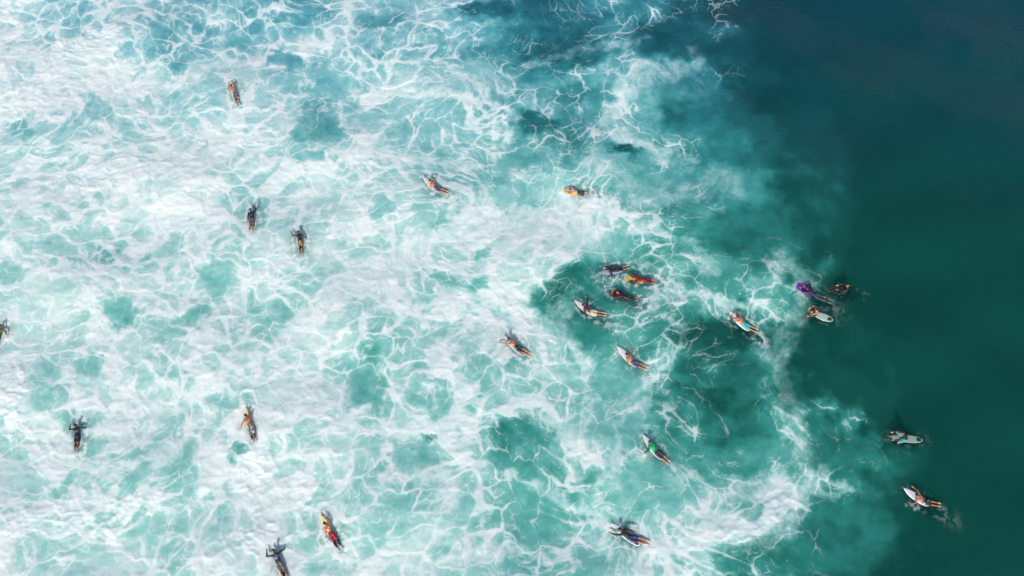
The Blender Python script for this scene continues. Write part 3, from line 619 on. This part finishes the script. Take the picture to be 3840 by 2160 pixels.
# ---------------------------------------------------------------- modelling helpers
def loft(bm, pts, side, seg=12, caps=True):
    """tube through (point, half width, half thickness); side = direction of the width"""
    pts = [(Vector(p), a, b) for p, a, b in pts]
    if caps:
        d0 = (pts[0][0]-pts[1][0]).normalized(); d1 = (pts[-1][0]-pts[-2][0]).normalized()
        p, a, b = pts[0]; m = min(a, b); pre = [(p+d0*m*.92, a*.4, b*.4), (p+d0*m*.55, a*.82, b*.82)]
        p, a, b = pts[-1]; m = min(a, b); post = [(p+d1*m*.55, a*.82, b*.82), (p+d1*m*.92, a*.4, b*.4)]
        pts = pre+pts+post
    rings = []
    for i, (p, a, b) in enumerate(pts):
        t = (pts[min(i+1, len(pts)-1)][0]-pts[max(i-1, 0)][0]).normalized()
        s = Vector(side); s = (s-t*s.dot(t))
        if s.length < 1e-3: s = t.orthogonal()
        s.normalize(); n = t.cross(s)
        rings.append([bm.verts.new(p+s*a*math.cos(w)+n*b*math.sin(w)) for w in (2*math.pi*j/seg for j in range(seg))])
    for r0, r1 in zip(rings[:-1], rings[1:]):
        for j in range(seg):
            bm.faces.new((r0[j], r0[(j+1) % seg], r1[(j+1) % seg], r1[j]))
    bm.faces.new(rings[0][::-1]); bm.faces.new(rings[-1])
def ball(bm, c, r, rx=(1, 0, 0), ry=(0, 1, 0), seg=14):
    c = Vector(c); X = Vector(rx).normalized(); Y = Vector(ry); Y = (Y-X*Y.dot(X)).normalized(); Z = X.cross(Y)
    M = Matrix.Translation(c) @ Matrix((X, Y, Z)).transposed().to_4x4() @ Matrix.Diagonal((r[0], r[1], r[2], 1))
    bmesh.ops.create_uvsphere(bm, u_segments=seg, v_segments=seg-4, radius=1, matrix=M)
def link(name, me, material=None, parent=None, smooth=True):
    if material: me.materials.append(material)
    if smooth: me.polygons.foreach_set("use_smooth", np.ones(len(me.polygons), bool))
    o = bpy.data.objects.new(name, me); COL.objects.link(o)
    if parent: o.parent = parent
    return o
def to_mesh(bm, name):
    bmesh.ops.recalc_face_normals(bm, faces=bm.faces)
    me = bpy.data.meshes.new(name); bm.to_mesh(me); bm.free(); return me
def skin_over(bm, name, voxel=.0085, it=4, fac=.5):
    """melt overlapping lofts into one continuous surface"""
    me = to_mesh(bm, name+"_raw"); o = bpy.data.objects.new("tmp", me); COL.objects.link(o)
    r = o.modifiers.new("r", 'REMESH'); r.mode = 'VOXEL'; r.voxel_size = voxel; r.adaptivity = 0
    if it:
        s = o.modifiers.new("s", 'SMOOTH'); s.factor = fac; s.iterations = it
    dg = bpy.context.evaluated_depsgraph_get(); dg.update()
    out = bpy.data.meshes.new_from_object(o.evaluated_get(dg)); out.name = name
    bpy.data.objects.remove(o); bpy.data.meshes.remove(me)
    return out

def flesh(J, q, rnd):
    bm = bmesh.new()
    X = (1, 0, 0); S = J['spine']
    w = (.145, .165, .135, .160, .165, .085); t = (.085, .105, .092, .110, .085, .060)
    loft(bm, [(p, a, b) for p, a, b in zip(S, w, t)], X, 18)
    for s in (-1, 1):   # buttocks, shoulder blades
        if not q.get('sit'): ball(bm, S[0]+Vector((s*.07, .03, .035)), (.078, .095, .07))
        ball(bm, J['sh'][s]+Vector((-s*.075, -.06, .035)) if not q.get('sit') else J['sh'][s]+Vector((-s*.07, -.03, -.07)), (.07, .085, .05))
        ball(bm, J['sh'][s], (.062, .062, .058))
    loft(bm, [(J['neck']-Vector(J['up'])*.03, .060, .058), (J['head']-Vector(J['up'])*.06, .053, .055)], X, 12)
    # head: skull, jaw, nose, ears, brow
    h, up, fc = J['head'], J['up'].normalized(), J['face'].normalized()
    ball(bm, h+up*.02-fc*.008, (.076, .095, .085), X, fc)
    ball(bm, h-up*.045+fc*.025, (.055, .065, .060), X, fc)
    loft(bm, [(h+fc*.088+up*.02, .010, .008), (h+fc*.108-up*.018, .016, .012)], X, 8)
    ball(bm, h+fc*.080+up*.035, (.045, .018, .012), X, fc, 10)
    ball(bm, h+fc*.078-up*.055, (.026, .014, .012), X, fc, 10)
    for s in (-1, 1): ball(bm, h+Vector((s*.078, 0, 0))-fc*.005, (.010, .020, .030), X, fc, 10)
    for s in (-1, 1):
        a, e, wr = J['arm', s]
        loft(bm, [(a, .052, .052), (a.lerp(e, .45), .048, .047), (e, .039, .037)], (0, 0, 1), 12)
        loft(bm, [(e, .039, .037), (e.lerp(wr, .3), .041, .038), (wr, .027, .022)], (0, 0, 1), 12)
        d = J['hd', s].normalized(); lat = d.cross(Vector((0, 0, 1)))
        if lat.length < .1: lat = Vector((1, 0, 0))
        lat.normalize(); nrm = lat.cross(d).normalized()
        if nrm.z < 0: nrm = -nrm
        loft(bm, [(wr, .026, .018), (wr+d*.045, .038, .016), (wr+d*.088, .041, .014)], lat, 12)
        for i, ln in enumerate((.060, .074, .079, .070)):          # little, ring, middle, index
            off = (-1.5+i)*.021*(-s)
            b = wr+d*.088+lat*off; sp = (d+lat*off*1.6).normalized()
            m = b+sp*ln*.52; tip = m+(sp-nrm*(.35+.12*i*rnd.random())).normalized()*ln*.5
            loft(bm, [(b-sp*.01, .0098, .0095), (m, .0095, .0092), (tip, .0082, .0080)], lat, 8)
        tb = wr+d*.025-lat*s*.026
        td = (d*.75-lat*s*.75-nrm*.15).normalized()
        loft(bm, [(tb, .013, .012), (tb+td*.042, .0115, .011), (tb+td*.042+(td+d*.5).normalized()*.034, .0095, .0092)], lat, 8)
        hp, k, an, toe = J['leg', s]
        loft(bm, [(hp, .092, .088), (hp.lerp(k, .4), .078, .078), (k, .055, .055)], X, 14)
        loft(bm, [(k, .054, .055), (k.lerp(an, .3)+Vector((0, 0, .012)), .057, .060), (k.lerp(an, .7), .040, .041), (an, .033, .035)], X, 14)
        fd = (toe-an).normalized()
        loft(bm, [(an-fd*.035, .030, .030), (an+fd*.05, .036, .030), (toe-fd*.03, .045, .020)], X, 12)
        for i in range(5):
            tl = (.045, .040, .036, .030, .024)[i]; b = toe-fd*.035+Vector((-s*(-.034+.017*i) if False else s*(-.034+.017*i), 0, -.002))
            loft(bm, [(b, .0105 if i else .014, .0105), (b+fd*tl, .0085 if i else .012, .0085)], X, 8)
    me = skin_over(bm, "body", .0088, 3, .45)
    n = len(me.vertices); co = np.empty(n*3, np.float32); me.vertices.foreach_get("co", co); co = co.reshape(-1, 3)
    sole = np.zeros(n, np.float32)
    for s in (-1, 1):
        an = np.array(J['leg', s][2]); toe = np.array(J['leg', s][3]); d = (toe-an)/np.linalg.norm(toe-an)
        tt = (co-an)@d; rr = np.linalg.norm(co-an-tt[:, None]*d, axis=1)
        sole = np.maximum(sole, np.clip((tt+.04)/.05, 0, 1)*(rr < .09))
        wr = np.array(J['arm', s][2]); rr = np.linalg.norm(co-wr-np.array(J['hd', s])*.09, axis=1)
        sole = np.maximum(sole, .35*(rr < .11))
    at = me.attributes.new("sole", 'FLOAT', 'POINT'); at.data.foreach_set("value", sole.astype(np.float32))
    return me

def garment_top(J, q, arms=True, grow=.013, body=True):
    bm = bmesh.new(); X = (1, 0, 0); S = J['spine']; g = grow
    if body:
        w = (.165, .135, .160, .165, .085); t = (.105, .092, .110, .085, .062)
        loft(bm, [(p, a+g, b+g) for p, a, b in zip(S[1:], w, t)], X, 18)
        for s in (-1, 1):
            ball(bm, J['sh'][s]+Vector((-s*.075, -.06, .035)) if not q.get('sit') else J['sh'][s]+Vector((-s*.07, -.03, -.07)), (.07+g, .085+g, .05+g))
            ball(bm, J['sh'][s], (.062+g, .062+g, .058+g))
    if arms:
        for s in (-1, 1):
            a, e, wr = J['arm', s]
            loft(bm, [(a, .052+g, .052+g), (a.lerp(e, .45), .048+g, .047+g), (e, .039+g, .037+g)], (0, 0, 1), 12)
            loft(bm, [(e, .039+g, .037+g), (e.lerp(wr, .3), .041+g, .038+g), (e.lerp(wr, .93), .028+g, .024+g)], (0, 0, 1), 12)
    return bm
def garment_legs(J, q, upto, grow=.016, hips=True, loose=.0):
    bm = bmesh.new(); X = (1, 0, 0); S = J['spine']; g = grow
    if hips:
        loft(bm, [(S[0], .145+g, .085+g), (S[1]+(S[2]-S[1])*.15, .150+g, .100+g)], X, 18)
        for s in (-1, 1):
            if not q.get('sit'): ball(bm, S[0]+Vector((s*.07, .03, .035)), (.078+g, .095+g, .07+g))
    for s in (-1, 1):
        hp, k, an, toe = J['leg', s]
        if upto <= 1:
            e = hp.lerp(k, upto); r = .088*(1-upto)+.056*upto
            loft(bm, [(hp, .092+g, .088+g), (hp.lerp(k, upto*.5), .080+g+loose, .080+g+loose*.4), (e, r+g+loose, r+g+loose*.3)], X, 14, caps=True)
        else:
            loft(bm, [(hp, .092+g, .088+g), (hp.lerp(k, .4), .078+g, .078+g), (k, .055+g, .055+g)], X, 14)
            f = upto-1
            loft(bm, [(k, .054+g, .055+g), (k.lerp(an, .3*f)+Vector((0, 0, .012)), .057+g, .060+g), (k.lerp(an, f*.9), .038+g, .040+g)], X, 14)
    return bm

def print_on(me, strokes, name, material, parent):
    """thin ink strokes laid on the back of a top"""
    tree = BVHTree.FromPolygons([v.co[:] for v in me.vertices], [p.vertices[:] for p in me.polygons])
    bm = bmesh.new()
    for (x0, y0, x1, y1, w) in strokes:
        a, b = Vector((x0, y0, 2)), Vector((x1, y1, 2)); d = (b-a).normalized(); n = Vector((-d.y, d.x, 0))*w*.5
        prev = None
        for i in range(9):
            c = a.lerp(b, i/8); row = []
            for s in (-1, 1):
                hit = tree.ray_cast(c+n*s, Vector((0, 0, -1)))[0]
                row.append(bm.verts.new(hit+Vector((0, 0, .003))) if hit else None)
            if prev and all(prev) and all(row): bm.faces.new((prev[0], prev[1], row[1], row[0]))
            prev = row
    me2 = to_mesh(bm, name)
    return link(name, me2, material, parent)

def outline(kind, t):
    """half width of the board at t from tail 0 to nose 1 (as a share of the full half width)"""
    if kind == 'short':
        return max(0.0, (math.sin(math.pi*min(1, t**.82*.96+.06))**.62)*(1 if t > .08 else .75+.25*t/.08)) if t < 1 else 0
    return (min(1, .80+.9*t) if t < .25 else 1.0) if t < .55 else math.sqrt(max(0, 1-((t-.55)/.45)**2.6))*.62+.38*(1-max(0, (t-.86)/.14)**2)
def make_board(q, root_loc, yaw, tilt):
    kind = q['board']; L = q.get('blen', 1.86 if kind == 'short' else 1.04)*q['sc']; W = (.236 if kind == 'short' else .275)
    nose = (.62+q['nose'])*q['sc']; tail = nose-L
    if q.get('sit') == 1 and kind == 'short': nose = .35; tail = nose-L
    r = bpy.data.objects.new("surfboard" if kind == 'short' else "bodyboard", None); COL.objects.link(r)
    r.location = root_loc; r.rotation_mode = 'XYZ'
    r.matrix_world = Matrix.Translation(root_loc) @ tilt @ Matrix.Rotation(yaw, 4, 'Z')
    r['label'] = q['blab']; r['category'] = "surfboard" if kind == 'short' else "bodyboard"; r['group'] = "boards under the surfers"
    zoff = 0.0 if not q.get('sink') else -.02
    if q.get('sit'): zoff = -.0
    bm = bmesh.new(); N, M = 36, 10; T = .032 if kind == 'short' else .028
    rows = []
    for i in range(N+1):
        t = i/N; tt = .5-.5*math.cos(math.pi*t); y = tail+L*tt
        hw = max(.004, W*outline(kind, tt)); th = T*(.35+.65*math.sin(math.pi*min(1, max(0, tt*.9+.06)))**.6)
        rock = (.16 if kind == 'short' else .07)*max(0, (tt-.55)/.45)**2.2+.03*max(0, (.25-tt)/.25)**2
        row = []
        for j in range(2*M):
            a = 2*math.pi*j/(2*M); cx, sz = math.cos(a), math.sin(a)
            row.append(bm.verts.new((hw*math.copysign(abs(cx)**.55, cx), y, .028+zoff+rock+th*math.copysign(abs(sz)**.8, sz))))
        rows.append(row)
    for a, b in zip(rows[:-1], rows[1:]):
        for j in range(2*M): bm.faces.new((a[j], a[(j+1) % (2*M)], b[(j+1) % (2*M)], b[j]))
    bm.faces.new(rows[0][::-1]); bm.faces.new(rows[-1])
    me = to_mesh(bm, "deck")
    body = link("deck", me, mat("board_deck", q['bcol'], .25, coat=.5), r)
    zt = .028+zoff+T
    def strip(name, pts, w, th, m):
        b2 = bmesh.new(); loft(b2, [(Vector(p), w, th) for p in pts], (1, 0, 0), 8); return link(name, to_mesh(b2, name), m, r)
    if kind == 'short':
        for dx, dy in ((0, .10), (-.13, .26), (.13, .26)):
            b2 = bmesh.new(); y = tail+dy
            loft(b2, [(Vector((dx, y, -.00+zoff)), .004, .055), (Vector((dx, y-.03, -.06+zoff)), .003, .035), (Vector((dx, y-.06, -.11+zoff)), .002, .012)], (1, 0, 0), 8)
            link("fin", to_mesh(b2, "fin"), mat("fin_plastic", (.05, .05, .055, 1), .3), r)
        def dz(y):
            tt = (y-tail)/L; return .16*max(0, (tt-.55)/.45)**2.2+.03*max(0, (.25-tt)/.25)**2
        def th(y):
            tt = (y-tail)/L; return T*(.35+.65*math.sin(math.pi*min(1, max(0, tt*.9+.06)))**.6)
        ys = [tail+.05+(L-.12)*i/12 for i in range(13)]
        strip("stringer", [(0, y, .0285+zoff+dz(y)+th(y)-.001) for y in ys], .004, .002, mat("stringer_wood", (.25, .15, .08, 1), .4))
        b2 = bmesh.new(); y = tail+.20
        loft(b2, [(Vector((0, y-.12, .029+zoff+dz(y-.12)+th(y-.12))), .10, .006), (Vector((0, y+.12, .029+zoff+dz(y+.12)+th(y+.12))), .12, .006)], (1, 0, 0), 10)
        link("traction_pad", to_mesh(b2, "traction_pad"), mat("pad_foam", (.03, .03, .032, 1), .8), r)
        if q.get('tip'):
            b2 = bmesh.new(); y = nose-.13
            loft(b2, [(Vector((0, y-.10, .030+dz(y-.10)+th(y-.10))), .085, .004), (Vector((0, y+.06, .030+dz(y+.06)+th(y+.06))), .03, .004)], (1, 0, 0), 10)
            link("nose_guard", to_mesh(b2, "nose_guard"), mat("nose_paint", q['tip'], .35), r)
    else:
        for s in (-1, 1):
            b2 = bmesh.new(); loft(b2, [(Vector((s*(W+.002), tail+.12, .028+zoff)), .008, .016), (Vector((s*(W+.004), tail+L*.55, .028+zoff)), .008, .016)], (1, 0, 0), 8)
            link("rail", to_mesh(b2, "rail"), mat("rail_trim", tuple(c*.45 for c in q['bcol'][:3])+(1,), .5), r)
        b2 = bmesh.new(); loft(b2, [(Vector((0, nose-.20, zt+.024)), .022, .010), (Vector((0, nose-.165, zt+.030)), .022, .010)], (1, 0, 0), 10)
        link("leash_plug", to_mesh(b2, "leash_plug"), mat("plug_plastic", (.02, .02, .02, 1), .4), r)
    # leash trailing from the tail
    b2 = bmesh.new(); rd = random.Random(int(q['H'][0])); pts = []
    for i in range(10):
        f = i/9; pts.append((Vector((.10*math.sin(f*5+rd.random()), tail+.08-.45*f if kind == 'short' else nose-.18+.02*f, .05+zoff-.02*f+.012*math.sin(f*9))), .004, .004))
    if kind == 'short':
        loft(b2, pts, (1, 0, 0), 6); link("leash", to_mesh(b2, "leash"), mat("leash_cord", (.03, .03, .035, 1), .5), r)
    else: b2.free()
    return r

def make_person(q, i):
    rnd = random.Random(100+i)
    J = skeleton(q, rnd)
    px, py = q['pos']; sx, sy, h = slope(np.float64(px), np.float64(py))
    nrm = Vector((-float(sx), -float(sy), 1)).normalized(); tilt = Vector((0, 0, 1)).rotation_difference(nrm).to_matrix().to_4x4()
    loc = Vector((px, py, float(h)-.03))
    make_board(q, loc, q['yaw'], tilt)
    r = bpy.data.objects.new("person", None); COL.objects.link(r)
    r.matrix_world = Matrix.Translation(loc) @ tilt @ Matrix.Rotation(q['yaw'], 4, 'Z') @ Matrix.Scale(q['sc'], 4)
    r['label'] = q['lab']; r['category'] = "person"; r['group'] = "surfers in the water"
    link("body", flesh(J, q, rnd), mat("wet_skin", q['skin'], .42, coat=.18, sole=SOLE if sum(q['skin'][:3]) > .4 else (.5, .28, .19, 1)), r)
    # hair cap
    bm = bmesh.new(); hd, up, fc = J['head'], J['up'].normalized(), J['face'].normalized()
    ball(bm, hd+up*.034-fc*.022, (.084, .094, .086), (1, 0, 0), fc, 16)
    ball(bm, hd-up*.012-fc*.050, (.070, .052, .060), (1, 0, 0), fc, 14)
    for k in range(14):
        a = rnd.uniform(0, 6.28); b = rnd.uniform(.2, 1.3)
        dv = up*math.sin(b)+(Vector((1, 0, 0))*math.cos(a)-fc*math.sin(a))*math.cos(b)
        if dv.dot(fc) < .35: ball(bm, hd+up*.03-fc*.02+dv*.074, (.022, .022, .022), (1, 0, 0), fc, 8)
    link("hair", skin_over(bm, "hair", .009, 2, .5), mat("hair", q['hair'], .45), r)
    for s in (-1, 1):
        bm = bmesh.new(); ball(bm, hd+fc*.081+up*.018+Vector((s*.03, 0, 0)), (.011, .006, .007), (1, 0, 0), fc, 8)
        link("eye", to_mesh(bm, "eye"), mat("eye", (.10, .08, .07, 1), .2), r)
    bm = bmesh.new(); ball(bm, hd+fc*.091-up*.045, (.022, .006, .006), (1, 0, 0), fc, 8)
    link("mouth", to_mesh(bm, "mouth"), mat("lips", (.30, .09, .08, 1), .4), r)
    if q.get('vest'):
        me = skin_over(garment_top(J, q, arms=not q.get('sleeve')), "rash_vest", .010, 3, .5)
        link("rash_vest", me, mat("wet_lycra", q['vest'], .42, coat=.05), r)
        if q.get('sleeve'):
            link("sleeves", skin_over(garment_top(J, q, True, .014, False), "sleeves", .010, 3, .5), mat("sleeve_lycra", q['sleeve'], .33), r)
        if q.get('mark') == 'small':
            print_on(me, [(-.05, .17, 0, .155, .014), (0, .155, .05, .185, .018)] , "back_print", mat("print_ink", (.5, .5, .48, 1), .5), r)
        if q.get('mark') == 'rows':
            st = []
            for k, y in enumerate((.36, .30, .24, .18, .12)):
                x = -.09
                while x < .07:
                    w = rnd.uniform(.015, .035); st.append((x, y, x+w, y+rnd.uniform(-.008, .008), .012)); x += w+.012
            print_on(me, st, "back_print", mat("print_ink", (.5, .5, .48, 1), .5), r)
    if q.get('fcol'):
        bm = bmesh.new(); a, e, wr = J['arm', 1]
        loft(bm, [(e.lerp(wr, .15), .050, .048), (wr, .038, .034)], (0, 0, 1), 12)
        link("forearm_sleeve", to_mesh(bm, "forearm_sleeve"), mat("sleeve_dark", q['fcol'], .4), r)
    if q.get('pants'):
        link("wetsuit_legs", skin_over(garment_legs(J, q, 1.95 if q.get('sit') else 1.35, .013), "wetsuit_legs", .010, 3, .5), mat("neoprene", q['pants'], .4, coat=.1), r)
    if q.get('shorts'):
        c1, c2 = q['shorts']
        me = skin_over(garment_legs(J, q, q.get('long', .72), .019, True, .018), "shorts", .010, 3, .5)
        link("shorts", me, mat("board_shorts", c1, .55, col2=c2, scale=11, thr=q.get('thr', .56)), r)
    if q.get('band'):
        bm = bmesh.new(); S = J['spine']; p = S[1]+(S[2]-S[1])*.22
        loft(bm, [(p, .172, .128), (p+Vector((0, .022, .003)), .168, .124)], (1, 0, 0), 20, caps=False)
        link("waistband", to_mesh(bm, "waistband"), mat("waistband", q['band'], .6), r)
    if q.get('leg'):
        bm = garment_legs(J, q, 1.9, .009, False)
        link("tights", skin_over(bm, "tights", .010, 3, .5), mat("tights", q['leg'], .5), r)
    if q.get('fins'):
        for s in (-1, 1):
            an, toe = J['leg', s][2], J['leg', s][3]; d = (toe-an).normalized()
            bm = bmesh.new()
            loft(bm, [(an+d*.03, .052, .042), (toe-d*.02, .066, .036), (toe+d*.10, .085, .014), (toe+d*.26, .105, .008)], (1, 0, 0), 14)
            link("swim_fin", to_mesh(bm, "swim_fin"), mat("fin_rubber", q['fins'], .4), r)
    return r
for i, q in enumerate(P): make_person(q, i)
